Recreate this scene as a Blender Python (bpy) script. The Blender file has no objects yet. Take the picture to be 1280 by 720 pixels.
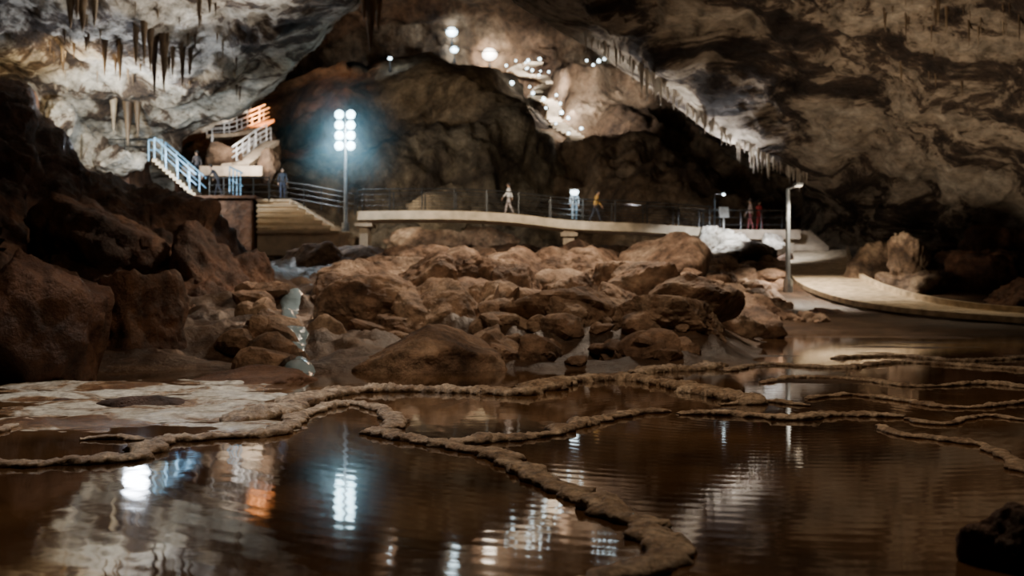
import bpy, math, random
from mathutils import Vector, noise, Matrix
from mathutils.bvhtree import BVHTree
random.seed(7)
FPX=1400.0; CH=1.2; HOR=365.0
G=.38
# unproject helper: image pixel (px, py) and chosen depth -> world metres
def P(px,py,d): return Vector(((px-640)/FPX*d, d, CH+(HOR-py)/FPX*d))
def lerp(a,b,t): return a+(b-a)*t
def clamp(x,a=0.,b=1.): return max(a,min(b,x))
def sstep(a,b,x):
    t=clamp((x-a)/(b-a)); return t*t*(3-2*t)
def interp(x,tab):
    if x<=tab[0][0]: return tab[0][1]
    for (x0,y0),(x1,y1) in zip(tab,tab[1:]):
        if x<=x1: return y0+(y1-y0)*(x-x0)/(x1-x0)
    return tab[-1][1]
def fr(p,s,o=5,H=0.8): return noise.fractal(p/s,H,2.0,o)
COL=bpy.context.scene.collection

# ------------------------------------------------------------ materials
def newmat(name):
    m=bpy.data.materials.new(name); m.use_nodes=True
    nt=m.node_tree; b=nt.nodes['Principled BSDF']; return m,nt,b
def rock_mat(name,stops,scale=.25,rough=.8,bump=.7,bdist=.25,fine=3.0,distort=.8,spec=.4,dark=.35,stretch=(1,1,1),rot=(0,0,0),det=.62):
    m,nt,b=newmat(name); N=nt.nodes; L=nt.links
    tc=N.new('ShaderNodeTexCoord'); mp=N.new('ShaderNodeMapping'); mp.inputs['Scale'].default_value=stretch; mp.inputs['Rotation'].default_value=rot
    L.new(tc.outputs['Object'],mp.inputs['Vector'])
    n1=N.new('ShaderNodeTexNoise'); n1.inputs['Scale'].default_value=scale; n1.inputs['Detail'].default_value=10
    n1.inputs['Roughness'].default_value=det; n1.inputs['Distortion'].default_value=distort
    L.new(mp.outputs[0],n1.inputs['Vector'])
    cr=N.new('ShaderNodeValToRGB'); e=cr.color_ramp.elements
    e[0].position=stops[0][0]; e[0].color=(*stops[0][1],1); e[1].position=stops[-1][0]; e[1].color=(*stops[-1][1],1)
    for p,c in stops[1:-1]:
        k=e.new(p); k.color=(*c,1)
    L.new(n1.outputs['Fac'],cr.inputs[0])
    n2=N.new('ShaderNodeTexNoise'); n2.inputs['Scale'].default_value=fine; n2.inputs['Detail'].default_value=8; n2.inputs['Roughness'].default_value=.7
    L.new(mp.outputs[0],n2.inputs['Vector'])
    mr=N.new('ShaderNodeMapRange'); mr.inputs[1].default_value=.35; mr.inputs[2].default_value=.65
    mr.inputs[3].default_value=dark; mr.inputs[4].default_value=1.15
    L.new(n2.outputs['Fac'],mr.inputs[0])
    mx=N.new('ShaderNodeMix'); mx.data_type='RGBA'; mx.blend_type='MULTIPLY'; mx.inputs[0].default_value=1
    L.new(cr.outputs[0],mx.inputs[6]); L.new(mr.outputs[0],mx.inputs[7]); L.new(mx.outputs[2],b.inputs['Base Color'])
    b.inputs['Roughness'].default_value=rough; b.inputs['Specular IOR Level'].default_value=spec
    n3=N.new('ShaderNodeTexNoise'); n3.inputs['Scale'].default_value=fine*.7; n3.inputs['Detail'].default_value=10; n3.inputs['Roughness'].default_value=.65
    L.new(mp.outputs[0],n3.inputs['Vector'])
    vo=N.new('ShaderNodeTexVoronoi'); vo.inputs['Scale'].default_value=fine*.45; L.new(n3.outputs['Color'],vo.inputs['Vector'])
    ad=N.new('ShaderNodeMath'); ad.operation='MULTIPLY_ADD'; ad.inputs[1].default_value=.25
    L.new(vo.outputs['Distance'],ad.inputs[0]); L.new(n3.outputs['Fac'],ad.inputs[2])
    bp=N.new('ShaderNodeBump'); bp.inputs['Strength'].default_value=bump; bp.inputs['Distance'].default_value=bdist
    L.new(ad.outputs[0],bp.inputs['Height']); L.new(bp.outputs[0],b.inputs['Normal'])
    return m
def plain(name,c,rough=.6,metal=0,var=.25,scale=6):
    m,nt,b=newmat(name); N=nt.nodes; L=nt.links
    tc=N.new('ShaderNodeTexCoord'); n=N.new('ShaderNodeTexNoise'); n.inputs['Scale'].default_value=scale; n.inputs['Detail'].default_value=5
    L.new(tc.outputs['Object'],n.inputs['Vector'])
    cr=N.new('ShaderNodeValToRGB'); e=cr.color_ramp.elements
    e[0].position=.3; e[0].color=(*[x*(1-var) for x in c],1); e[1].position=.7; e[1].color=(*[min(1,x*(1+var)) for x in c],1)
    L.new(n.outputs['Fac'],cr.inputs[0]); L.new(cr.outputs[0],b.inputs['Base Color'])
    b.inputs['Roughness'].default_value=rough; b.inputs['Metallic'].default_value=metal
    return m
def emis(name,c,s):
    m,nt,b=newmat(name); b.inputs['Base Color'].default_value=(*c,1)
    b.inputs['Emission Color'].default_value=(*c,1); b.inputs['Emission Strength'].default_value=s
    return m

M_ceil=rock_mat('pale_flowstone_rock',[(.4,(.05,.032,.022)),(.46,(.14,.095,.065)),(.5,(.54,.47,.38)),(.7,(.8,.75,.66))],scale=.3,fine=1.8,dark=.35,bump=1,bdist=.6,det=.7)
M_right=rock_mat('mottled_limestone',[(.4,(.025,.015,.01)),(.455,(.08,.052,.034)),(.49,(.32,.25,.18)),(.7,(.56,.48,.38))],scale=.24,fine=1.5,distort=.9,dark=.4,bump=1,bdist=.6,stretch=(.6,1,1.4),rot=(0,.55,0),det=.72)
M_far=rock_mat('far_rock',[(.33,(.06,.03,.015)),(.5,(.2,.12,.065)),(.7,(.42,.3,.19))],scale=.14,fine=.9,dark=.3,bump=1,bdist=.8,det=.7)
M_mound=rock_mat('mound_rock',[(.38,(.06,.04,.025)),(.5,(.2,.15,.095)),(.62,(.38,.3,.2))],scale=.16,fine=.9,dark=.35,bump=1,bdist=.8,det=.7)
M_slope=rock_mat('red_brown_clay_rock',[(.35,(.045,.019,.01)),(.5,(.115,.05,.025)),(.68,(.21,.105,.055))],scale=.4,fine=2.2,rough=.65,dark=.3,bump=1,bdist=.25)
M_bould=rock_mat('tan_boulder_rock',[(.34,(.1,.052,.03)),(.48,(.32,.2,.13)),(.64,(.58,.42,.3))],scale=.5,fine=3,rough=.7,dark=.3,bump=1,bdist=.15)
M_floor=rock_mat('wet_cave_floor',[(.35,(.035,.018,.01)),(.5,(.085,.048,.027)),(.68,(.16,.1,.06))],scale=.5,fine=3,rough=.4,dark=.4,bump=.9,bdist=.1,spec=.5)
M_rim=rock_mat('rimstone',[(.33,(.24,.15,.09)),(.5,(.5,.37,.26)),(.66,(.76,.62,.47))],scale=3,fine=16,rough=.45,dark=.3,bump=1,bdist=.03)
M_stal=rock_mat('stalactite_calcite',[(.35,(.07,.04,.024)),(.5,(.22,.15,.09)),(.66,(.5,.4,.28))],scale=.6,fine=5,rough=.5,dark=.5,bump=.7,bdist=.08,stretch=(1,1,.25))
M_fringe=rock_mat('fringe_calcite',[(.35,(.3,.24,.18)),(.5,(.52,.46,.38)),(.66,(.74,.69,.6))],scale=.6,fine=5,rough=.5,dark=.6,bump=.7,bdist=.08,stretch=(1,1,.25))
M_reflection_shelf=rock_mat('pale_ceiling_reflection',[(.38,(.16,.08,.04)),(.44,(.3,.19,.11)),(.49,(.62,.57,.48)),(.7,(.82,.79,.71))],scale=.9,fine=9,rough=.25,dark=.4,bump=.6,bdist=.03,spec=.5)  # bright ceiling reflection on the water put into a pale rock colour
M_conc=plain('pale_concrete',(.58,.46,.32),.8,scale=2)
M_step=plain('stone_steps',(.36,.28,.2),.85,scale=1.5,var=.35)
M_wood=plain('boardwalk_planks',(.46,.36,.24),.65,scale=3,var=.4)
M_metal=plain('dark_metal',(.06,.06,.06),.4,.7)
M_steel=plain('galvanised_steel',(.35,.38,.4),.35,.8)
M_bluelit_rail=plain('blue_lit_rail',(.25,.5,.75),.4,.2)  # blue light on the rails is put into their colour
M_white=emis('cool_led',(.5,.85,1.0),14)
M_white2=emis('small_led',(.72,.92,1.0),7)
M_warmw=emis('warm_led',(1.0,.86,.7),7)

# ------------------------------------------------------------ mesh builder
class MB:
    def __init__(s): s.v=[]; s.f=[]; s.m=[]
    def tube(s,pts,rad,sides=8,mi=0,cap=True):
        n=len(pts); pts=[Vector(p) for p in pts]
        if not hasattr(rad,'__len__'): rad=[rad]*n
        b=len(s.v)
        for i,p in enumerate(pts):
            t=(pts[min(i+1,n-1)]-pts[max(i-1,0)]).normalized()
            a=Vector((0,0,1)) if abs(t.z)<.9 else Vector((0,1,0))
            x=t.cross(a).normalized(); y=x.cross(t)
            for k in range(sides):
                an=2*math.pi*k/sides; s.v.append(p+(x*math.cos(an)+y*math.sin(an))*rad[i])
        for i in range(n-1):
            for k in range(sides):
                k2=(k+1)%sides; s.f.append((b+i*sides+k,b+i*sides+k2,b+(i+1)*sides+k2,b+(i+1)*sides+k)); s.m.append(mi)
        if cap:
            s.f.append(tuple(b+k for k in range(sides))[::-1]); s.m.append(mi)
            s.f.append(tuple(b+(n-1)*sides+k for k in range(sides))); s.m.append(mi)
    def box(s,c,size,rot=None,mi=0):
        c=Vector(c); b=len(s.v); hx,hy,hz=[q/2 for q in size]
        for x,y,z in [(-1,-1,-1),(1,-1,-1),(1,1,-1),(-1,1,-1),(-1,-1,1),(1,-1,1),(1,1,1),(-1,1,1)]:
            w=Vector((x*hx,y*hy,z*hz))
            if rot is not None: w=rot@w
            s.v.append(c+w)
        for f in [(0,3,2,1),(4,5,6,7),(0,1,5,4),(1,2,6,5),(2,3,7,6),(3,0,4,7)]:
            s.f.append(tuple(b+i for i in f)); s.m.append(mi)
    def ball(s,c,r,mi=0,n=8,sc=(1,1,1)):
        c=Vector(c); b=len(s.v)
        for i in range(n+1):
            th=math.pi*i/n
            for k in range(n*2):
                ph=math.pi*k/n
                s.v.append(c+Vector((math.sin(th)*math.cos(ph)*r*sc[0],math.sin(th)*math.sin(ph)*r*sc[1],math.cos(th)*r*sc[2])))
        w=n*2
        for i in range(n):
            for k in range(w):
                k2=(k+1)%w; s.f.append((b+i*w+k,b+(i+1)*w+k,b+(i+1)*w+k2,b+i*w+k2)); s.m.append(mi)
    def sweep(s,pts,prof,mi=0):
        n=len(pts); b=len(s.v); q=len(prof)
        for i,p in enumerate(pts):
            t=(pts[min(i+1,n-1)]-pts[max(i-1,0)]); t.z=0; t.normalize(); x=Vector((t.y,-t.x,0))
            for (l,u) in prof: s.v.append(p+x*l+Vector((0,0,u)))
        for i in range(n-1):
            for k in range(q):
                k2=(k+1)%q; s.f.append((b+i*q+k,b+i*q+k2,b+(i+1)*q+k2,b+(i+1)*q+k)); s.m.append(mi)
        s.f.append(tuple(b+k for k in range(q))); s.m.append(mi)
        s.f.append(tuple(b+(n-1)*q+k for k in range(q))[::-1]); s.m.append(mi)
    def build(s,name,mats,smooth=False,parent=None):
        me=bpy.data.meshes.new(name); me.from_pydata([tuple(v) for v in s.v],[],s.f)
        for m in mats: me.materials.append(m)
        me.polygons.foreach_set('material_index',s.m)
        if smooth: me.polygons.foreach_set('use_smooth',[True]*len(s.f))
        me.validate(); me.update()
        o=bpy.data.objects.new(name,me); COL.objects.link(o)
        if parent: o.parent=parent
        return o
def empty(name,loc=(0,0,0)):
    o=bpy.data.objects.new(name,None); COL.objects.link(o); o.empty_display_size=.2
    return o
def resample(pts,step):
    pts=[Vector(p) for p in pts]; out=[]
    for i in range(len(pts)-1):
        p0=pts[max(i-1,0)];p1=pts[i];p2=pts[i+1];p3=pts[min(i+2,len(pts)-1)]
        n=max(1,int((p2-p1).length/step))
        for k in range(n):
            t=k/n
            out.append(.5*((2*p1)+(p2-p0)*t+(2*p0-5*p1+4*p2-p3)*t*t+(3*p1-p0-3*p2+p3)*t**3))
    out.append(pts[-1]); return out

# ------------------------------------------------------------ rock sheets (cave shell)
def sheet(name,fn,nu,nv,mat,disp,damp=None):
    g=[[P(*fn(i/(nu-1),j/(nv-1))) for i in range(nu)] for j in range(nv)]
    vs=[]
    for j in range(nv):
        for i in range(nu):
            a=g[j][min(i+1,nu-1)]-g[j][max(i-1,0)]; b=g[min(j+1,nv-1)][i]-g[max(j-1,0)][i]
            n=a.cross(b)
            if n.length>1e-9: n.normalize()
            p=g[j][i]; vs.append(p+n*disp(p)*(damp(i/(nu-1),j/(nv-1)) if damp else 1))
    fs=[(j*nu+i,j*nu+i+1,(j+1)*nu+i+1,(j+1)*nu+i) for j in range(nv-1) for i in range(nu-1)]
    me=bpy.data.meshes.new(name); me.from_pydata([tuple(v) for v in vs],[],fs); me.materials.append(mat)
    me.polygons.foreach_set('use_smooth',[True]*len(fs)); me.update()
    o=bpy.data.objects.new(name,me); COL.objects.link(o)
    return o,BVHTree.FromPolygons(vs,fs)
def rid(p,s,o=5): return noise.ridged_multi_fractal(p/s,.9,2.1,o,1.0,2.0)

EL=[(-260,580),(-60,475),(0,443),(30,408),(70,374),(110,335),(140,292),(158,245),(175,224),(260,215)]
def f_left(u,v):
    py=lerp(-260,262,v); E=interp(py,EL)
    d0=30+32*clamp((py+260)/420)+3*clamp((py-160)/100)
    if u<.86:
        w=u/.86; px=lerp(-420,E,w); return (px,py,d0-10*(1-w)**2)
    t=(u-.86)/.14
    return (E-90*t*t,py+10*t,d0+26*t)
def dp_left(p):
    q=Vector((p.x,p.y,p.z*2.2))
    return 1.1*fr(p,11,3)+.7*fr(q,3.5,5)+.28*rid(q,2.6,4)-.3
o_left,B_left=sheet('ceiling',f_left,330,230,M_ceil,dp_left,lambda u,v:clamp(abs(u-.86)/.08,.3,1))

ER=[(-260,440),(-60,600),(0,648),(40,715),(75,772),(92,800),(135,850),(175,905),(205,960),(222,995),(235,1008),(300,1002),(400,1000)]
def f_right(u,v):
    py=lerp(-260,402,v); E=interp(py,ER)
    low=sstep(215,260,py)
    if u>.14:
        w=(u-.14)/.86; px=lerp(E,1750,w)
        s=clamp((px-E)/(1750-E)); dd=60+6*low-(24+10*low)*s**.8-9*clamp((150-py)/410)
        return (px,py,dd)
    t=1-u/.14
    return (E+90*t*t,py,60+6*low-9*clamp((150-py)/410)+26*t)
def dp_right(p):
    q=Vector((p.x+p.z*.8,p.y,p.z*1.0-p.x*.5)); q2=Vector((q.x*.45,q.y,q.z*2))
    low=clamp((9-p.z)/6)
    return 1.3*fr(p,10,3)+.7*fr(q2,4,5)+.25*fr(p,1.5,4)+(.2+.9*low)*rid(q,3.5,5)-.4
o_right,B_right=sheet('wall_right',f_right,360,280,M_right,dp_right,lambda u,v:clamp(abs(u-.14)/.08,.25,1))

def f_back(u,v):
    return (lerp(-50,1200,u),lerp(-320,360,v),128-34*clamp((60-lerp(-320,360,v))/380)-12*v)
def dp_back(p): return 4*fr(p,22,3)+2.2*fr(p,8,5)+1.5*rid(p,9,4)
_,B_back=sheet('wall_back',f_back,260,170,M_far,dp_back)
TM=[(120,110),(300,122),(345,116),(400,92),(470,80),(540,74),(610,90),(650,122),(690,160),(728,208),(760,262),(790,330)]
def f_mound(u,v):
    px=lerp(120,790,u); t=interp(px,TM)
    if v<.15:
        k=1-v/.15; return (px,t+14*k*k,96+22*k)
    w=(v-.15)/.85
    return (px,lerp(t,345,w),96-20*math.sin(w*math.pi/2)**.9+10*((px-560)/300)**2*(1-w))
def dp_mound(p): 
    return 2.0*fr(p,12,3)+1.5*fr(p,6,5)+1.1*rid(Vector((p.x,p.y,p.z*.7)),7,5)-.8
_,B_mound=sheet('rock_mound',f_mound,300,160,M_mound,dp_mound,lambda u,v:clamp(abs(v-.15)/.12,.3,1))
TR=[(660,160),(700,125),(745,96),(800,92),(850,112),(1100,112)]
def f_rm(u,v):
    px=lerp(660,1080,u); t=interp(px,TR)
    if v<.15:
        k=1-v/.15; return (px,t+14*k*k,104+18*k)
    w=(v-.15)/.85
    return (px,lerp(t,345,w),104-30*w**.8)
_,B_rm=sheet('rock_buttress',f_rm,200,150,M_far,dp_mound)
cam0=Vector((0,0,CH))
def hit(bvh,px,py):
    return bvh.ray_cast(cam0,(P(px,py,10)-cam0).normalized())[0]
def onrock(px,py):
    hs=[h for h in (hit(b,px,py) for b in (B_mound,B_rm,B_back)) if h]
    return min(hs,key=lambda h:h.y) if hs else P(px,py,100)

TL=[(-300,40),(0,102),(35,110),(45,148),(75,165),(95,200),(110,220),(190,232),(262,262),(290,300),(306,350),(345,405)]
BL=[(-300,560),(0,532),(100,505),(230,470),(345,448)]
def f_slope(u,v):
    px=lerp(-300,345,u); t=interp(px,TL); b=interp(px,BL); db=1.5*FPX/(b-HOR)
    dt=lerp(50,38,u)
    if v<.1:
        k=1-v/.1; return (px,t+16*k*k,dt+10*k)
    w=(v-.1)/.9
    return (px,lerp(t,b,w),lerp(dt,db,w**.75))
def dp_slope(p):
    k=clamp((p.y-9)/12,.25,1)*(1-.5*clamp((p.y-36)/10))
    return k*(1.0*fr(p,6,3)+.7*fr(p,2.2,5)+.4*rid(p,3.2,4)-.4)
sheet('rock_slope',f_slope,260,240,M_slope,dp_slope)

# ------------------------------------------------------------ floor
WR=[(33,.0),(36.5,.2),(39.5,.4),(43,.72),(48,1.5),(54,2.3),(60,3.0),(75,4.2)]
def tz(x,y):
    k=x/max(y,1); r=sstep(.15,.23,k)
    p=Vector((x,y,0))
    ys=17.0+1.2*noise.noise(p/3)
    a=y-ys
    zc=-.3+.34*sstep(-1.5,.6,a)+(.066*a if a>0 else 0)+((.3*fr(p,4,4)+.4*rid(p,2.5,5)-.35) if a>0 else 0)*clamp(a/2)
    if y<33: 
        m=sstep(10.5,14,y+1.5*noise.noise(p/2.2))
        q=Vector((x*.5,y*1.2,0))
        zr=-.3*(1-m)+m*(-.025+.05*fr(q,1.3,4)+.02*clamp((y-24)/8))
    else: zr=.02+interp(y,WR)+.05*fr(p,2,4)
    return lerp(zc,zr,r)
nu,nv=420,420; vs=[]
for j in range(nv):
    y=3*math.exp(math.log(95/3)*j/(nv-1))
    for i in range(nu):
        x=lerp(-.75,.8,i/(nu-1))*y; vs.append((x,y,tz(x,y)))
fs=[(j*nu+i,j*nu+i+1,(j+1)*nu+i+1,(j+1)*nu+i) for j in range(nv-1) for i in range(nu-1)]
me=bpy.data.meshes.new('floor'); me.from_pydata(vs,[],fs); me.materials.append(M_floor)
me.polygons.foreach_set('use_smooth',[True]*len(fs)); o=bpy.data.objects.new('floor',me); COL.objects.link(o)
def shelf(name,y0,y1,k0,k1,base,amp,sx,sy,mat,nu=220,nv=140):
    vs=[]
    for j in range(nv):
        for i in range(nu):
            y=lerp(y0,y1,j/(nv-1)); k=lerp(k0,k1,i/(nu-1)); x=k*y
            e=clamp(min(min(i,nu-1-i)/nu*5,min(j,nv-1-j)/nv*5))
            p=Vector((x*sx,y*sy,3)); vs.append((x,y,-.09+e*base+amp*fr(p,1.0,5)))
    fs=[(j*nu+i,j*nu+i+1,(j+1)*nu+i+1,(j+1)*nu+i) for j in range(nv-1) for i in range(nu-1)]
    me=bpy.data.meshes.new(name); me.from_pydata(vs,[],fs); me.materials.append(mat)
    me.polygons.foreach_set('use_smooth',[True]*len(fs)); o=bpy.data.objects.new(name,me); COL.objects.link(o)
shelf('reflection_shelf',8.2,16.5,-.52,-.15,.105,.055,.8,1.5,M_reflection_shelf)  # pale sheet standing in for the ceiling's reflection in the pool

# ------------------------------------------------------------ water
m,nt,b=newmat('murky_pool_water'); N=nt.nodes; L=nt.links
b.inputs['Roughness'].default_value=.045; b.inputs['IOR'].default_value=1.58
tc=N.new('ShaderNodeTexCoord')
n0=N.new('ShaderNodeTexNoise'); n0.inputs['Scale'].default_value=.6; n0.inputs['Detail'].default_value=6; L.new(tc.outputs['Object'],n0.inputs['Vector'])
cr=N.new('ShaderNodeValToRGB'); cr.color_ramp.elements[0].position=.38; cr.color_ramp.elements[0].color=(.035,.018,.008,1)
cr.color_ramp.elements[1].position=.65; cr.color_ramp.elements[1].color=(.13,.07,.032,1)
L.new(n0.outputs['Fac'],cr.inputs[0]); L.new(cr.outputs[0],b.inputs['Base Color'])
n1=N.new('ShaderNodeTexNoise'); n1.inputs['Scale'].default_value=3.0; n1.inputs['Detail'].default_value=3; L.new(tc.outputs['Object'],n1.inputs['Vector'])
mp=N.new('ShaderNodeMapping'); mp.inputs['Location'].default_value=(-2.3,-11,0); L.new(tc.outputs['Object'],mp.inputs['Vector'])
wv=N.new('ShaderNodeTexWave'); wv.wave_type='RINGS'; wv.rings_direction='SPHERICAL'; wv.inputs['Scale'].default_value=1.8; wv.inputs['Distortion'].default_value=1.5
L.new(mp.outputs[0],wv.inputs['Vector'])
ma=N.new('ShaderNodeMath'); ma.operation='MULTIPLY_ADD'; ma.inputs[1].default_value=.2; L.new(wv.outputs['Fac'],ma.inputs[0]); L.new(n1.outputs['Fac'],ma.inputs[2])
bp=N.new('ShaderNodeBump'); bp.inputs['Strength'].default_value=.4; bp.inputs['Distance'].default_value=.0025
L.new(ma.outputs[0],bp.inputs['Height']); L.new(bp.outputs[0],b.inputs['Normal'])
w=MB(); w.v=[Vector((-26,1,0)),Vector((30,1,0)),Vector((30,38,0)),Vector((-26,38,0))]; w.f=[(0,1,2,3)]; w.m=[0]
w.build('pool_water',[m])

# ------------------------------------------------------------ rimstone dams
def W0(px,py,z=0.02): 
    d=(CH-z)*FPX/(py-HOR); return P(px,py,d)
rims=[
 ([(-60,582),(0,580),(60,578),(120,575),(165,572),(185,558),(215,549),(260,546),(300,544),(345,538),(375,520),(405,508),(440,503),(468,508),(492,518),(494,530),(474,537),(500,546),(540,552),(580,560),(618,568),(645,582),(668,594),(695,606),(722,618),(756,632),(790,650),(822,676),(838,690),(820,704),(770,716),(715,730)],.055),
 ([(283,528),(310,522),(345,515),(385,499),(440,489),(520,487),(600,489),(655,491),(690,480),(740,473),(800,474),(850,484),(905,494),(948,504)],.1),
 ([(556,552),(600,549),(640,547),(690,540),(735,527),(790,516),(832,512)],.055),
 ([(846,516),(880,515),(930,518),(985,522),(1025,519),(1070,517),(1130,520)],.05),
 ([(790,466),(830,462),(870,461),(905,455)],.1),
 ([(1098,530),(1120,540),(1160,546),(1210,552),(1240,560),(1290,590)],.032),
 ([(950,478),(1000,470),(1080,474),(1150,482),(1230,478),(1290,484)],.04),
 ([(1010,498),(1060,492),(1130,500),(1200,508),(1290,500)],.035),
 ([(905,463),(960,455),(1050,459),(1130,452),(1290,462)],.05),
 ([(100,548),(145,546),(190,549)],.04),
 ([(-60,545),(0,536),(40,524),(85,519)],.035),
 ([(1130,522),(1180,528),(1230,518),(1290,524)],.03),
 ([(900,505),(960,500),(1010,506)],.03),([(1040,447),(1120,444),(1200,450),(1290,446)],.05),
]
rb=MB()
for pts,r in rims:
    path=resample([W0(*q) for q in pts],.025)
    n=len(path); S=16; base=len(rb.v)
    for i,p in enumerate(path):
        t=path[min(i+1,n-1)]-path[max(i-1,0)]; t.z=0; t.normalize(); x=Vector((t.y,-t.x,0))
        off=.06*noise.noise(p*2.2)+.045*noise.noise(p*6); c=p+x*off; c.z=0
        end=clamp(min(i,n-1-i)*.025/.25,.15,1)**.5
        R=r*end*(1+.45*noise.noise(p*2.3+Vector((9,0,0)))+.25*noise.noise(p*7))
        for k in range(S):
            a=2*math.pi*k/S; ca=math.cos(a); sa=math.sin(a)
            side=1+.6*noise.noise(p*5+Vector((0,0,3 if ca>0 else 7)))
            v=c+x*ca*R*1.75*side+Vector((0,0,1))*((abs(sa)**.7*(1 if sa>0 else -1))*R*.72+.01)
            dv=(v-c); v=v+dv*(.25*noise.noise(v*9)+.34*noise.noise(v*24)+.2*noise.noise(v*50))
            rb.v.append(v)
    for i in range(n-1):
        for k in range(S):
            k2=(k+1)%S; rb.f.append((base+i*S+k,base+i*S+k2,base+(i+1)*S+k2,base+(i+1)*S+k)); rb.m.append(0)
    rb.f.append(tuple(base+k for k in range(S))); rb.m.append(0); rb.f.append(tuple(base+(n-1)*S+k for k in range(S))); rb.m.append(0)
rb.build('rimstone_dams',[M_rim],smooth=True)

# ------------------------------------------------------------ boulders
def ico(sub):
    import bmesh
    bm=bmesh.new(); bmesh.ops.create_icosphere(bm,subdivisions=sub,radius=1)
    v=[x.co.copy() for x in bm.verts]; f=[tuple(q.index for q in x.verts) for x in bm.faces]; bm.free(); return v,f
ICO={k:ico(k) for k in (3,4,5,6)}
def rock_verts(sub,seed,facets=11,rough=.12):
    rnd=random.Random(seed); pl=[]
    for _ in range(facets):
        n=Vector((rnd.gauss(0,1),rnd.gauss(0,1),rnd.gauss(0,1))).normalized(); pl.append((n,rnd.uniform(.5,.9)))
    off=Vector((seed*3.1,seed*1.7,0)); out=[]
    for v in ICO[sub][0]:
        s=0
        for n,h in pl:
            dt=v.dot(n)
            if dt>.05: s+=(dt/h)**60
        r=(s+1)**(-1/60)
        r*=1+rough*.8*noise.fractal(v*1.3+off,.9,2,4)+rough*.35*noise.fractal(v*5+off,.8,2,3)+rough*.2*noise.ridged_multi_fractal(v*2.5+off,.9,2,3,1,2)
        out.append(v*r)
    return out
def boulder(name,x0,y0,x1,y1,d,depth=1.0,mat=None,seed=None,sink=.35,rot=0,rough=.12,sub=5):
    seed=seed if seed is not None else int(x0*7+y0)
    c=P((x0+x1)/2,(y0+y1)/2,d); hw=(x1-x0)/2/FPX*d*1.22; hh=(y1-y0)/2/FPX*d
    hz=hh*(1+sink)*1.22; c.z-=hh*sink
    vs=rock_verts(sub,seed,rough=rough); R=Matrix.Rotation(rot,3,'Y')
    me=bpy.data.meshes.new(name)
    co=[]
    for v in vs:
        q=R@v; co.append((c.x+q.x*hw,c.y+q.y*hw*depth,c.z+q.z*hz))
    # settle exactly to the crest height given by its image row
    top=max(k[2] for k in co); want=P(0,y0,d).z
    co=[(a,b_,z_+(want-top)) for a,b_,z_ in co]
    me.from_pydata(co,[],ICO[sub][1]); me.materials.append(mat or M_bould)
    me.polygons.foreach_set('use_smooth',[True]*len(me.polygons))
    o=bpy.data.objects.new(name,me); COL.objects.link(o); return o
BL_=[(408,405,615,492,17.5,.8),(600,372,740,466,22,.9),(690,372,835,458,21.5,.8),(762,288,890,388,41,.8),(815,362,992,412,30,.7),
 (676,298,776,375,43,.9),(515,306,625,355,46,.9),(350,325,515,404,34,.8),(420,350,565,428,25,.9),(545,345,665,420,30,.9),(640,335,740,400,34,.9),
 (265,388,350,455,23,1),(358,302,420,345,50,1),(430,308,515,350,48,1),(480,282,640,325,69,.5),(610,308,690,345,52,1),(378,392,445,462,21,1),
 (720,350,830,405,31,1),(590,325,670,362,44,1),(480,325,540,365,40,1),(560,405,650,470,19.5,1),(870,385,950,425,27,.8),(800,400,880,440,24,1),(740,425,840,462,19,1)]
for b_ in BL_: boulder('boulder',*b_)
boulder('boulder',205,458,388,500,15.2,.6,mat=M_slope)
boulder('boulder',120,494,245,532,11.8,.5,mat=M_slope,sink=.2)
boulder('boulder',60,497,125,530,12.2,.5,mat=M_slope,sink=.2)
for b_ in [(90,335,235,480,19,1),(190,275,305,385,30,.9),(40,240,190,340,30,.9),(-40,310,110,470,15,.8),(262,310,335,380,34,1)]:
    boulder('clay_boulder',*b_,mat=M_slope,rough=.2)
boulder('boulder',1212,628,1330,770,4.9,.8,mat=M_slope,sink=.1,rough=.2)
for b_ in [(1180,310,1300,392,47,.8),(1225,345,1330,395,42,.8),(1010,384,1060,402,40,1),(1140,350,1230,385,50,1),(1190,280,1290,345,52,.8)]:
    boulder('boulder',*b_,mat=M_slope,rough=.25)
M_stalag=rock_mat('stalagmite_rock',[(.34,(.06,.035,.02)),(.48,(.17,.11,.07)),(.64,(.32,.23,.15))],scale=.9,fine=4,rough=.7,dark=.35,bump=1,bdist=.15)
boulder('stalagmite_mound',1065,300,1135,378,49,.8,mat=M_stalag,seed=3,rough=.18)
st=empty('stalagmite_figure')
for q in [(1098,335,1186,384,46.5,.8,5),(1116,288,1156,345,46.5,.8,8)]:
    o=boulder('lobe',*q[:6],mat=M_stalag,seed=q[6],rough=.25); o.parent=st
rm=MB(); rnd=random.Random(5)
def add_rock(x,y,s,sub=3,z=None,crest=306):
    vs=rock_verts(sub,rnd.randint(0,9999),10,.12); a=rnd.uniform(0,6.28); R=Matrix.Rotation(a,3,'Z')@Matrix.Rotation(rnd.uniform(-.5,.5),3,'X'); sc=Vector((rnd.uniform(.8,1.5),rnd.uniform(.8,1.3),rnd.uniform(.6,1.05)))*s
    zz=tz(x,y) if z is None else z
    new=[R@Vector((v.x*sc.x,v.y*sc.y,v.z*sc.z))+Vector((x,y,zz+s*.1)) for v in vs]
    top=max(v.z for v in new); lim=P(0,crest,y).z; dz=min(0,lim-top)
    b0=len(rm.v)
    for v in new: rm.v.append(v+Vector((0,0,dz)))
    for f in ICO[sub][1]: rm.f.append(tuple(b0+i for i in f)); rm.m.append(0)
for _ in range(170):
    y=rnd.uniform(18,56); px=rnd.uniform(400,880)
    add_rock((px-640)/FPX*y,y,rnd.uniform(.15,.5)*(.5+y/50))
for _ in range(48):
    y=rnd.uniform(20,54); px=rnd.uniform(420,860)
    add_rock((px-640)/FPX*y,y,rnd.uniform(.8,1.6)*(.4+y/60),5)
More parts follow.
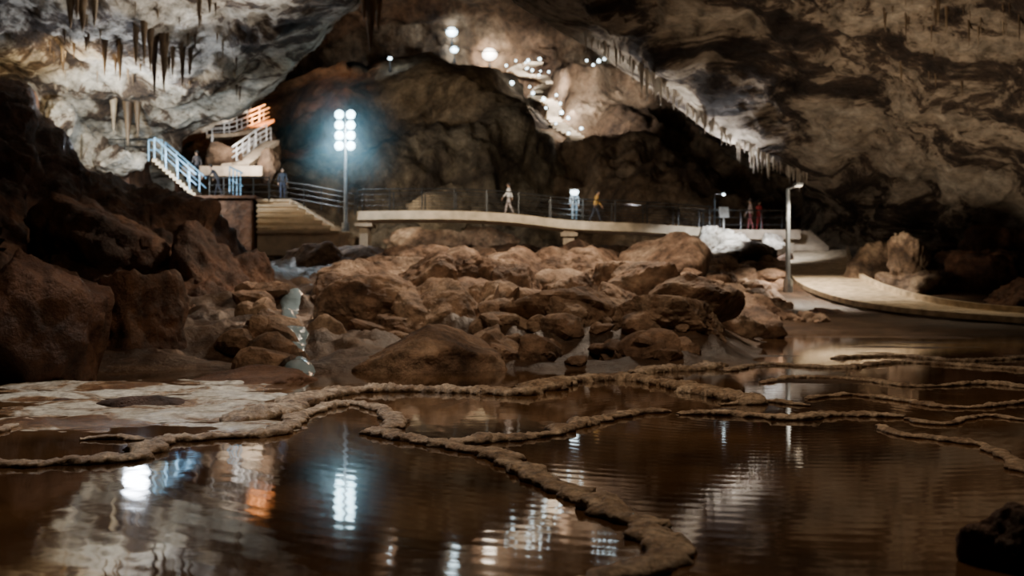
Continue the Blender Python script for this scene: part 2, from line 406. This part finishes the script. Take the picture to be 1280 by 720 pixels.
for _ in range(60):
    y=rnd.uniform(17.5,23); px=rnd.uniform(560,880)
    add_rock((px-640)/FPX*y,y,rnd.uniform(.15,.5))
for _ in range(110):
    y=rnd.uniform(38,58); px=rnd.uniform(885,980); add_rock((px-640)/FPX*y,y,rnd.uniform(.2,.7),crest=300)
for _ in range(25):
    y=rnd.uniform(36,39); px=rnd.uniform(960,1040); add_rock((px-640)/FPX*y,y,rnd.uniform(.1,.28))
for _ in range(26):
    y=rnd.uniform(17.5,30); px=rnd.uniform(300,350); add_rock((px-640)/FPX*y,y,rnd.uniform(.2,.6))
rm.build('rock_rubble',[M_bould],smooth=False)

# ------------------------------------------------------------ stream running between the boulders
m,nt,b=newmat('stream_water'); b.inputs['Base Color'].default_value=(.3,.42,.5,1); b.inputs['Roughness'].default_value=.15
nn=nt.nodes.new('ShaderNodeTexNoise'); nn.inputs['Scale'].default_value=5; nn.inputs['Detail'].default_value=6
bb=nt.nodes.new('ShaderNodeBump'); bb.inputs['Strength'].default_value=.9; bb.inputs['Distance'].default_value=.12
nt.links.new(nn.outputs['Fac'],bb.inputs['Height']); nt.links.new(bb.outputs[0],b.inputs['Normal']); M_stream=m
sp=resample([P(334,364,36),P(340,376,31),P(350,390,28),P(362,406,25),P(368,440,20.5),P(378,462,17.5),P(395,478,14.8)],.12)
s=MB(); W_=11
for i,p in enumerate(sp):
    for k in range(W_):
        hw=.28+.16*noise.noise(Vector((i*.05,0,5))); x=p.x+(k/(W_-1)*2-1)*hw+.25*noise.noise(Vector((i*.03,9,0)))
        edge=1-abs(k/(W_-1)*2-1)**3
        s.v.append(Vector((x,p.y,tz(x,p.y)-.12+.2*edge+.03*noise.noise(Vector((x*4,p.y*4,0))))))
for i in range(len(sp)-1):
    for k in range(W_-1): s.f.append((i*W_+k,i*W_+k+1,(i+1)*W_+k+1,(i+1)*W_+k)); s.m.append(0)
s.build('cave_stream',[M_stream],smooth=True)

# ------------------------------------------------------------ stalactites
sm=MB()
def stal(root,L,r,seed,mi=0):
    n=14; pts=[]; rad=[]
    for i in range(n):
        t=i/(n-1); z=-L*t
        p=root+Vector((.12*r*noise.noise(Vector((seed,t*3,0))),.12*r*noise.noise(Vector((t*3,seed,0))),z+.5*(1-t)))
        pts.append(p); rad.append(max(.012,r*((1-t)**.8)*(1+.25*noise.noise(Vector((seed,0,t*9))))+.03*r))
    sm.tube(pts,rad,10,mi)
LST=[(88,-15,40,14),(103,-15,44,16),(118,-15,38,12),(96,-20,26,10),(249,-10,38,8),(262,-15,20,10),(188,38,92,9),(193,50,123,9),(205,45,118,11),(228,60,113,8),(238,62,96,7),
 (170,35,86,8),(180,30,78,9),(150,60,104,8),(131,50,98,8),(216,60,100,7),(455,-40,30,14),(463,-40,70,18),(473,-40,46,14),
 (160,130,185,12),(172,128,175,9),(142,125,170,9)]
rs=random.Random(11)
for _ in range(70):
    px=rs.uniform(60,300); py=rs.uniform(0,110)
    if px>interp(py,EL)-30: continue
    LST.append((px,py,py+rs.uniform(6,24),rs.uniform(2,6)))
for i,(px,a,c,wd) in enumerate(LST):
    h=hit(B_left,px,max(a,-250))
    if h: 
        d=h.y; stal(h+Vector((0,0,.1)),(c-a)/FPX*d,wd/2/FPX*d*1.3,i)
for i in range(190):
    py=222-180*(rs.random()**1.3); E=interp(py,ER); px=E+rs.uniform(1,15)
    h=hit(B_right,px,py-6)
    if h: stal(h+Vector((0,.1,.1)),rs.uniform(.25,.8)*(1 if rs.random()<.75 else 1.8),rs.uniform(.06,.17),200+i,1)
for i in range(36):
    px=rs.uniform(1100,1280); py=rs.uniform(-10,30) if rs.random()<.7 else rs.uniform(60,110)
    h=hit(B_right,px,py)
    if h: stal(h+Vector((0,.1,.1)),rs.uniform(.3,1.2),rs.uniform(.05,.14),400+i)
sm.build('stalactites',[M_stal,M_fringe],smooth=True)

# ------------------------------------------------------------ railing helper
def railing(mb,pts,h=1.15,n=3,gap=1.6,r=.03,mi=0,rr=.035):
    pts=[Vector(p) for p in pts]
    for k in range(n):
        mb.tube([p+Vector((0,0,h*(1-k/n))) for p in pts],rr if k==0 else rr*.6,6,mi)
    L=0; nxt=0
    for a,b2 in zip(pts,pts[1:]):
        seg=(b2-a).length
        while nxt<=L+seg:
            q=a.lerp(b2,(nxt-L)/seg); mb.tube([q-Vector((0,0,.05)),q+Vector((0,0,h))],r,6,mi); nxt+=gap
        L+=seg

# ------------------------------------------------------------ footbridge
fb=empty('footbridge')
cl=resample([P(450,266,60),P(520,265,60),P(590,266,60),P(650,270,60),P(712,277,60),P(800,281,60),P(885,287,60.5)],.6)
s=MB(); s.sweep(cl,[(-1.1,0),(1.1,0),(1.1,-.45),(.8,-.53),(-.8,-.53),(-1.1,-.45)]); s.build('deck',[M_conc],parent=fb)
s=MB()
for px,py in [(457,268),(710,280)]:
    p=P(px,py,60); s.box((p.x,p.y,p.z-1.1),(.6 if px>600 else .45,1.6,1.9)); s.box((p.x,p.y,p.z-.6),(.9,2.0,.2))
s.build('piers',[M_step],parent=fb)
s=MB()
for off in (-1.0,1.0): railing(s,[p+Vector((0,off,0)) for p in cl],1.15,4,1.7,.035)
s.build('railings',[M_metal],parent=fb)
tw=empty('viewing_terrace')
s=MB()
zt=P(0,250,58).z
def boxp(mb,x0,x1,d0,d1,z0,z1,mi=0):
    X0=(x0-640)/FPX*((d0+d1)/2); X1=(x1-640)/FPX*((d0+d1)/2); mb.box(((X0+X1)/2,(d0+d1)/2,(z0+z1)/2),(X1-X0,d1-d0,z1-z0),mi=mi)
boxp(s,182,338,57,66,2.5,zt); boxp(s,178,342,56.8,66,zt,zt+.14)
s.build('retaining_wall',[M_slope],parent=tw)
s=MB(); zu=P(0,203,62).z
boxp(s,70,205,60,72,zt-2,zu); boxp(s,68,207,59.8,72,zu,zu+.12)
s.build('upper_landing',[M_slope],parent=tw)
s=MB()
A=P(200,200,59); Bq=P(252,246,57.6); ns=12
for i in range(ns):
    t=i/ns; p=A.lerp(Bq,t); s.box((p.x,p.y,p.z-.12),(.24,1.8,.16))
s.build('stairs',[M_conc],parent=tw)
s=MB()
for off in (-.9,.9): railing(s,[A+Vector((0,off,0)),Bq+Vector((0,off,0))],1.05,2,1.0,.035,rr=.045)
railing(s,[P(186,200,59),P(203,200,59)],1.05,2,.7,.035,rr=.045)
railing(s,[P(287,240,60),P(303,249,57.6)],1.35,2,.8,.035,rr=.05)
s.build('blue_lit_handrails',[M_bluelit_rail],parent=tw)
s=MB()
railing(s,[P(262,249,57.6),P(300,249,57.2),P(338,249,57.2)],1.1,3,.8,.03); railing(s,[P(100,200,60.2),P(186,200,60.2)],1.1,3,1.2,.03)
s.build('dark_handrails',[M_metal],parent=tw)
for b_,sd in [((96,165,135,206,59.5),41),((120,180,165,206,59),42),((55,120,95,160,57),43),((150,188,185,206,59.4),44),((80,150,112,190,60),45)]:
    boulder('pale_rock',*b_,.8,mat=M_ceil,seed=sd,rough=.22)
s=MB()
for i in range(7):
    x0=334+i*1.5; x1=372+i*11; z=P(0,252+i*6.5,59-.5*i).z
    boxp(s,x0,x1,57.5-.55*i,62,z-1.2,z-.12); boxp(s,x0-1,x1+1,57.4-.55*i,62,z-.12,z)
s.build('stone_staircase',[M_conc])
s=MB(); railing(s,[P(336,251,57.4),P(385,258,58),P(440,268,58.5),P(452,268,59)],1.1,4,.9,.03); s.build('stair_railing',[M_metal])
o=boulder('flowstone_dome',512,228,582,275,68,.6,mat=M_mound,seed=21,rough=.14)

# ------------------------------------------------------------ flood lamp mast
def add_light(kind,name,loc,energy,color,size=.3,parent=None,target=None,angle=90,blend=.5):
    l=bpy.data.lights.new(name,kind); l.energy=energy*G; l.color=color
    if kind=='AREA': l.shape='DISK'; l.size=size
    else: l.shadow_soft_size=size
    if kind=='SPOT': l.spot_size=math.radians(angle); l.spot_blend=blend
    o=bpy.data.objects.new(name,l); COL.objects.link(o); o.location=loc
    if target is not None: o.rotation_euler=(Vector(target)-Vector(loc)).to_track_quat('-Z','Y').to_euler()
    if parent: o.parent=parent
    return o
def aimed_spot(name,loc,energy,color,parent=None,aim=(0,1,0),size=.4,angle=150):
    # bare spot along `aim`, turned away so the pool does not mirror it
    loc=Vector(loc); return add_light('SPOT',name,loc,energy,color,size,parent,loc+Vector(aim)*5,angle,.4)
fm=empty('floodlight_mast'); s=MB()
base=P(432,282,57.5); top=P(434,138,57.5)
s.tube([base,Vector((base.x,base.y,top.z))],[.11,.06],10); s.tube([base-Vector((0,0,.3)),base+Vector((0,0,.15))],.2,10)
for r_ in range(4):
    z=P(0,144+r_*13,57.5).z
    s.box((base.x,base.y,z),(.95,.08,.08))
s.build('mast',[M_steel],parent=fm)
s=MB(); sh=MB()
for r_ in range(4):
    z=P(0,144+r_*13,57.5).z
    for dx in (-.29,.29):
        sh.box((base.x+dx,base.y-.12,z),(.46,.2,.42)); s.ball((base.x+dx,base.y-.22,z),.235,n=6,sc=(1,.4,1))
        for q in (-.12,0,.12): sh.box((base.x+dx+q,base.y+.02,z),(.03,.1,.36))
sh.build('housings',[M_metal],parent=fm); s.build('lamp_faces',[M_white],True,parent=fm)
lc=Vector((base.x,base.y-.9,P(0,165,57).z))
aimed_spot('flood_spill',lc,2600,(.62,.86,1),fm,(0,1,-.1),.6,165)
add_light('SPOT','flood_down',lc,3500,(.85,.93,1),.4,fm,lc+Vector((0,0,-5)),130,.5)
s=MB(); s.ball(lc,4.2,n=12)  # ball of mist added to make the halo around the lamps
mm=bpy.data.materials.new('halo_mist'); mm.use_nodes=True; nt=mm.node_tree; nt.nodes.clear()
out=nt.nodes.new('ShaderNodeOutputMaterial'); vs_=nt.nodes.new('ShaderNodeVolumeScatter'); vs_.inputs['Color'].default_value=(.4,.82,1,1); vs_.inputs['Anisotropy'].default_value=.0
geo=nt.nodes.new('ShaderNodeTexCoord'); sb=nt.nodes.new('ShaderNodeVectorMath'); sb.operation='DISTANCE'; sb.inputs[1].default_value=tuple(lc)
nt.links.new(geo.outputs['Object'],sb.inputs[0])
mr=nt.nodes.new('ShaderNodeMapRange'); mr.inputs[1].default_value=0; mr.inputs[2].default_value=4.1; mr.inputs[3].default_value=1; mr.inputs[4].default_value=0
nt.links.new(sb.outputs['Value'],mr.inputs[0])
pw=nt.nodes.new('ShaderNodeMath'); pw.operation='POWER'; pw.inputs[1].default_value=2; nt.links.new(mr.outputs[0],pw.inputs[0])
ml=nt.nodes.new('ShaderNodeMath'); ml.operation='MULTIPLY'; ml.inputs[1].default_value=.19; nt.links.new(pw.outputs[0],ml.inputs[0])
nt.links.new(ml.outputs[0],vs_.inputs['Density']); nt.links.new(vs_.outputs[0],out.inputs['Volume'])
s.build('lamp_halo_mist',[mm],True)

def lamp_post(name,b0,zt_,mat,energy,col,head=.28,arm=0,back=False):
    e=empty(name); s=MB(); 
    s.tube([b0-Vector((0,0,.3)),Vector((b0.x,b0.y,zt_))],[.07,.05],8); s.tube([b0-Vector((0,0,.3)),b0+Vector((0,0,.08))],.14,8)
    hx=b0.x+arm
    if arm: s.tube([Vector((b0.x,b0.y,zt_)),Vector((hx,b0.y,zt_+.05))],.04,6)
    s.box((hx,b0.y,zt_+.12),(head*1.2,head*1.2,.06)); s.build('pole',[M_metal],parent=e)
    s=MB(); s.ball((hx,b0.y,zt_-.0),head/2,n=6,sc=(1,1,.8)); s.build('lantern',[mat],True,e)
    aimed_spot('bulb',(hx,b0.y-head-.3,zt_-.25),energy,col,e,(0,1,-.3) if back else (0,.25,-1),.3,160 if back else 140)
    return e
lamp_post('lamp_post',P(718,277,59.4),P(0,240,59.4).z,M_white2,400,(.75,.9,1),.46,0)
lamp_post('lamp_post',P(893,292,60),P(0,243,60).z,M_white2,200,(.75,.9,1),.16,.5)
pl=empty('boardwalk_lamp_post'); s=MB(); b0=P(985,352,46); t0=P(987,236,46)
s.tube([b0-Vector((0,0,.5)),Vector((b0.x,b0.y,t0.z))],[.11,.08],10); s.tube([b0-Vector((0,0,.5)),b0+Vector((0,0,.1))],.2,10)
s.tube([Vector((b0.x,b0.y,t0.z)),Vector((b0.x+.3,b0.y-.4,t0.z+.1))],.05,8); s.box((b0.x+.3,b0.y-.5,t0.z+.13),(.28,.5,.1)); s.build('pole',[M_steel],parent=pl)
s=MB(); s.box((b0.x+.3,b0.y-.5,t0.z+.06),(.22,.4,.04)); s.build('led_panel',[emis('dim_led',(1,.9,.75),1)],parent=pl)
add_light('SPOT','downlight',(b0.x+.4,b0.y-.5,t0.z-.05),9000,(1,.86,.68),.2,pl,target=(b0.x+1.1,b0.y-.4,0),angle=105)

for (px,py,hd,en,warm) in [(565,40,1.0,1500,0),(568,62,.7,800,0),(612,68,1.3,2500,1),(488,73,.35,200,0)]:
    h=onrock(px,py+14); h=h+Vector((0,-.3,0)); zt_=P(0,py,h.y).z
    lamp_post('slope_lamp_post',h,zt_,M_warmw if warm else M_white2,en,(1,.9,.8) if warm else (.75,.9,1),hd*h.y/95,0,True)
lamp_post('slope_lamp_post',P(265,172,74),P(0,146,74).z,M_white2,300,(.75,.9,1),.2,0,True)
# stair path climbing the far slope, with lights along both edges
zpx=[(722,176),(706,164),(690,150),(696,138),(684,128),(668,122),(676,112),(690,106),(676,98),(656,96),(642,90),(654,84),(676,80)]
zz=[]
for (a,b_),(c_,d_) in zip(zpx,zpx[1:]):
    for k in range(4): zz.append(onrock(lerp(a,c_,k/4),lerp(b_,d_,k/4))+Vector((0,-.6,0)))
s=MB()
for i,p in enumerate(zz): s.box(p,(1.3,1.0,.22),Matrix.Rotation(.3*math.sin(i),3,'Z'))
s.build('hillside_stairs',[M_conc])
s=MB(); rs=random.Random(4)
for i,p in enumerate(zz):
    if i%2==0: s.ball(p+Vector((rs.choice((-.8,.8)),-.4,.5)),rs.uniform(.09,.2),n=4)
for (px,py) in [(733,78),(741,84),(748,79),(755,76),(762,74),(768,72),(660,78),(640,106),(700,132)]:
    h=onrock(px,py); s.ball(h+Vector((0,-.5,.1)),rs.uniform(.1,.18)*h.y/90,n=4)
s.build('path_lights',[M_white2],True)
for q,en in [((655,98),4500),((685,118),5500),((700,150),5500),((728,155),4500),((750,85),2200)]:
    aimed_spot('path_lamp_glow',onrock(*q)+Vector((0,-4,1)),en,(.98,.95,.92),None,(0,1,-.2),.5,150)

uw=empty('upper_walkway'); s=MB()
wp=[P(262,170,78),P(290,168,78),P(316,158,80),P(334,150,81)]
s.sweep(resample(wp,.8),[(-.8,0),(.8,0),(.8,-.25),(-.8,-.25)])
wp2=[P(336,176,76),P(322,184,75),P(307,196,73),P(294,205,71)]
s.sweep(resample(wp2,.8),[(-.9,0),(.9,0),(.9,-.3),(-.9,-.3)]); boxp(s,250,345,68,76,P(0,212,70).z-.6,P(0,212,70).z)
s.build('walkway_deck',[M_step],parent=uw)
s=MB(); 
for off in (-.7,.7):
    railing(s,[p+Vector((0,off,0)) for p in wp],1.0,3,1.2,.04,rr=.055); railing(s,[p+Vector((0,off,0)) for p in wp2],1.0,3,1.2,.04,rr=.055)
s.build('handrails',[plain('white_rail',(.7,.7,.7),.4)],parent=uw)
for b_ in [(262,176,300,212,72),(290,160,345,200,78),(325,185,352,214,69)]: boulder('boulder',*b_,.8,mat=M_far)
for q,en in [((300,150,70),4000),((322,185,67),2800),((275,190,66),1800)]: aimed_spot('walkway_lamp',P(*q),en,(1,.93,.85),uw,(0,1,-.3),.4,140)
add_light('SPOT','orange_uplight',P(322,150,78),12000,(1,.32,.07),.2,uw,target=P(340,118,92),angle=60)

rp=empty('right_platform'); s=MB(); zp=P(0,289,61).z
boxp(s,872,985,59.5,65,zp-.5,zp); boxp(s,880,980,60,64.5,zp-3,zp-.5); s.build('slab',[M_step],parent=rp)
s=MB(); railing(s,[P(874,290,59.6),P(985,290,59.6),Vector((P(985,290,65).x,65,zp))],1.15,3,1.1,.035); s.build('railings',[M_metal],parent=rp)
s=MB()
for i in range(8):
    p=P(990+i*3,292+i*2.6,61-.1*i); s.box(p,(2.0,.5,.3))
s.build('steps',[M_step],parent=rp)
s=MB()
for (px,py,w_,h_) in [(905,286,.5,.6)]:
    p=P(px,py+8,59.2)
    s.box((p.x,p.y,zp+.9),(w_,.05,h_),Matrix.Rotation(-.35,3,'X')); s.tube([Vector((p.x,p.y+.1,zp)),Vector((p.x,p.y+.1,zp+.8))],.04,6)
s.build('information_board',[plain('board_white',(.6,.6,.58),.5)])
for b_,sd in [((876,282,912,316,57.5),31),((905,290,942,316,57),33),((945,290,988,310,58),32),((885,300,960,322,55),34)]:
    boulder('pale_rock',*b_,.8,mat=M_ceil,seed=sd,rough=.2)
aimed_spot('platform_lamp',P(905,255,55),3500,(.9,.95,1),rp,(0,.6,-1),.3,120); aimed_spot('platform_lamp_2',P(965,262,56),2400,(.9,.93,1),rp,(0,.6,-1),.3,120)

# ------------------------------------------------------------ boardwalk
bw=empty('boardwalk'); c=[P(1026,313,60.5),P(1026,331,54),P(1038,351,48),P(1088,371,43),P(1165,385,39.5),P(1290,396,36.5),P(1420,402,34)]
cw=resample(c,.26); s=MB(); nW=1.35
for i,p in enumerate(cw[:-1]):
    t=cw[i+1]-p; an=math.atan2(t.y,t.x); pitch=math.atan2(t.z,math.hypot(t.x,t.y))
    R=Matrix.Rotation(an,3,'Z')@Matrix.Rotation(-pitch,3,'Y')
    s.box(p+Vector((0,0,random.uniform(-.006,.006))),(.235,2*nW,.06),R)
s.build('planks',[M_wood],parent=bw)
s=MB()
s.sweep(cw,[(-nW-.12,.24),(-nW+.06,.24),(-nW+.06,-.15),(-nW-.12,-.15)]); s.sweep(cw,[(nW-.06,.03),(nW+.1,.03),(nW+.1,-.16),(nW-.06,-.16)])
s.sweep(cw,[(-.1,-.04),(.1,-.04),(.1,-.3),(-.1,-.3)]); s.build('kerbs',[M_wood],parent=bw)

# ------------------------------------------------------------ people
M_skin=plain('skin',(.5,.3,.2),.55,var=.05); M_hair=plain('hair',(.02,.014,.01),.6)
def person(loc,face,top,pants,stride=.3,arm=.35,lean=0.0,name='visitor',hgt=1.68,hair=M_hair,bend=0.):
    e=empty(name)
    mt=plain(name+'_top',top,.8,var=.1); mpn=plain(name+'_trousers',pants,.8,var=.1); msh=plain('shoes',(.03,.03,.035),.5)
    V=[];E=[];R=[]
    def add(p,r,par=None):
        V.append(Vector(p)); R.append(r)
        if par is not None: E.append((par,len(V)-1))
        return len(V)-1
    pel=add((0,0,.93),(.15,.11)); ab=add((0+lean*.1,0,1.08),(.13,.1),pel); ch=add((lean*.25,0,1.28),(.165,.115),ab); nb=add((lean*.38,0,1.43),(.07,.06),ch); nk=add((lean*.42,0,1.5),(.052,.052),nb)
    hands=[]; 
    for sd,ph in ((-1,1),(1,-1)):
        hp=add((0,sd*.09,.88),(.095,.095),pel); kx=ph*stride*.5+.03
        k=add((kx,sd*.1,.49),(.062,.062),hp); ax=ph*stride if ph>0 else ph*stride*1.15
        a=add((ax-.0,sd*.1,.09+(.05 if ph<0 and stride>.1 else 0)),(.042,.045),k); f=add((ax+.15,sd*.115,.035+(.0)),(.035,.045),a)
        shd=add((lean*.3,sd*.17,1.39),(.062,.062),ch); el=add((lean*.3-ph*arm*.35,sd*.23,1.12),(.043,.043),shd)
        wr=add((lean*.3-ph*arm*.8+.06+bend*.25,sd*.22,.9+bend*.2),(.028,.03),el); pm=add((V[wr].x+.03,sd*.215,V[wr].z-.08),(.022,.04),wr); hands.append((V[wr],V[pm],sd))
    me=bpy.data.meshes.new('b'); me.from_pydata([tuple(v) for v in V],E,[]); ob=bpy.data.objects.new('b',me); COL.objects.link(ob)
    md=ob.modifiers.new('s','SKIN'); sk=me.skin_vertices[0].data
    for i,r in enumerate(R): sk[i].radius=r
    for q in sk: q.use_root=False
    sk[0].use_root=True
    su=ob.modifiers.new('u','SUBSURF'); su.levels=2; su.render_levels=2
    dg=bpy.context.evaluated_depsgraph_get(); m2=bpy.data.meshes.new_from_object(ob.evaluated_get(dg)); bpy.data.objects.remove(ob)
    m2.materials.clear()
    for q in (mt,mpn,M_skin,msh): m2.materials.append(q)
    for pg in m2.polygons:
        c=pg.center; pg.use_smooth=True
        i=0
        if min((c-h[1]).length for h in hands)<.1 and abs(c.y)>.17: i=2
        elif c.z<.11: i=3
        elif c.z<.93 and abs(c.y)<.19: i=1
        elif c.z>1.45 and abs(c.y)<.09: i=2
        pg.material_index=i
    body=bpy.data.objects.new('body',m2); COL.objects.link(body); body.parent=e
    s=MB(); hx=lean*.46; hc=Vector((hx+.01,0,1.6))
    s.ball(hc,.1,0,10,(.95,.78,1.15)); s.ball(hc+Vector((.02,0,-.06)),.065,0,8,(1,.85,.9))
    s.tube([hc+Vector((.088,0,.025)),hc+Vector((.112,0,-.015)),hc+Vector((.09,0,-.022))],[.008,.014,.01],6,0)
    for sd in (-1,1):
        s.ball(hc+Vector((.083,sd*.03,.012)),.012,2,6); s.ball(hc+Vector((0,sd*.08,-.005)),.024,0,6,(.7,.35,1.2))
    s.ball(hc+Vector((.082,0,-.052)),.02,3,6,(.4,1,.25))
    s.ball(hc+Vector((-.018,0,.03)),.108,1,10,(.95,.85,1.05))
    for (w0,pm,sd) in hands:
        dirn=(pm-w0).normalized(); sx=Vector((1,0,0))
        for k in range(4):
            r0=pm+sx*(.022-.015*k)+dirn*.025; ln=(.065,.075,.07,.055)[k]; cur=Vector((0,-sd*.02,0))
            s.tube([r0,r0+dirn*ln*.5+cur*.3,r0+dirn*ln+cur],[.0085,.008,.006],6,0)
        s.tube([w0+dirn*.03+sx*.02,w0+dirn*.06+sx*.045,w0+dirn*.09+sx*.05],[.011,.01,.007],6,0)
    hd=s.build('head_and_hands',[M_skin,hair,plain('eyes',(.03,.02,.02),.2),plain('lips',(.4,.15,.12),.5)],True,e)
    e.location=loc; e.rotation_euler=(0,0,face); e.scale=(hgt/1.7,)*3
zb=lambda px:interp(px,[(450,266),(590,266),(650,270),(712,277),(800,281),(885,287)])
person(P(636,zb(636)-1,60),math.pi*.95,(.8,.76,.75),(.5,.42,.4),.22,.3)
person(P(744,zb(744)-1,60.2),.1,(.6,.35,.1),(.03,.03,.04),.26,.3,lean=.3)
person(P(718,zb(718)-1,59.8),-1.57,(.5,.6,.7),(.2,.3,.4),.05,.1)
person(P(246,228,59.5),2.6,(.12,.1,.1),(.03,.03,.04),.1,.2)
person(P(273,246,58.6),math.pi,(.03,.03,.04),(.02,.02,.03),.2,.3,lean=.9,bend=.8)
person(P(353,250,59.2),-1.2,(.06,.07,.1),(.04,.05,.09),.05,.1)
person(P(938,288,60.6),2.8,(.6,.5,.48),(.25,.07,.07),.15,.2)
person(P(949,289,61.2),.6,(.35,.03,.03),(.3,.03,.03),.1,.2)

# ------------------------------------------------------------ lights
def T(*a): return P(*a)
add_light('SPOT','ceiling_wash_cool',P(170,190,55),9000,(.78,.87,1),.6,None,T(140,30,50),130,.8)
add_light('SPOT','ceiling_wash_front',P(300,235,50),12500,(1,.95,.87),.8,None,T(230,20,45),100,.8)
aimed_spot('niche_lamp_warm',P(70,120,50),6000,(1,.78,.45),None,(0,1,-.1),.4,130)
aimed_spot('niche_lamp_cool',P(125,160,52),7500,(.8,.92,1),None,(0,1,-.1),.4,130)
aimed_spot('stair_lamp',P(205,205,55),1800,(.8,.92,1),None,(0,1,-.3),.3,120)
add_light('SPOT','ledge_uplight',P(890,262,60.6),13000,(.95,.96,1),.4,None,P(915,170,60.2),80,.6)
add_light('SPOT','ledge_uplight_b',P(790,262,61),15000,(1,.97,.93),.4,None,P(820,95,59),60,.6)
add_light('SPOT','wall_wash_right',P(1040,330,42),8500,(1,.83,.63),.5,None,T(1140,50,48),120,.9)
add_light('SPOT','boulder_wash',(5,36,19),52000,(1,.8,.6),1.2,None,(.5,33,0),80,.8)
add_light('SPOT','boulder_wash_front',(-3,16,11),4500,(1,.74,.5),1.2,None,(0,30,1),65,.9)
add_light('SPOT','bridge_wash',P(660,110,47),20000,(1,.86,.66),.4,None,P(630,262,60),70,.8)  # added spot without a fixture, brightens the deck and fascia
add_light('SPOT','slope_wash',P(470,150,32),1700,(1,.6,.35),.6,None,P(170,330,24),70,.9)  # added warm fill from the right to lift the slope
add_light('AREA','foreground_wash',(1,12,12),1900,(1,.74,.5),4,None,(0,10,0))
add_light('SPOT','reflection_shelf_wash',(-4,15,8),4200,(.98,.96,.92),.3,None,(-4,12,0),60,.9)  # added spot that brightens the reflection shelf
add_light('SPOT','boardwalk_wash',P(1200,120,40),2200,(1,.82,.58),.3,None,P(1180,385,40),80,.9)  # added fill from above for the dim end of the boardwalk
add_light('SPOT','mound_wash',P(480,262,64),3200,(1,.86,.64),.5,None,T(540,150,85),120,.9)
add_light('SPOT','far_wash',P(520,60,80),3200,(1,.72,.45),.6,None,P(520,20,120),120,.9)  # added warm fill that lifts the dark back wall

wd=bpy.data.worlds.new('cave_dark'); bpy.context.scene.world=wd; wd.use_nodes=True
wd.node_tree.nodes['Background'].inputs[0].default_value=(.5,.34,.2,1); wd.node_tree.nodes['Background'].inputs[1].default_value=.01

cd=bpy.data.cameras.new('camera'); cd.lens=FPX*36/1280; cd.sensor_width=36; cd.shift_y=5/1280; cd.clip_end=500
cd.dof.use_dof=True; cd.dof.focus_distance=10; cd.dof.aperture_fstop=1.7
co=bpy.data.objects.new('camera',cd); COL.objects.link(co); co.location=(0,0,CH); co.rotation_euler=(math.pi/2,0,0)
bpy.context.scene.camera=co
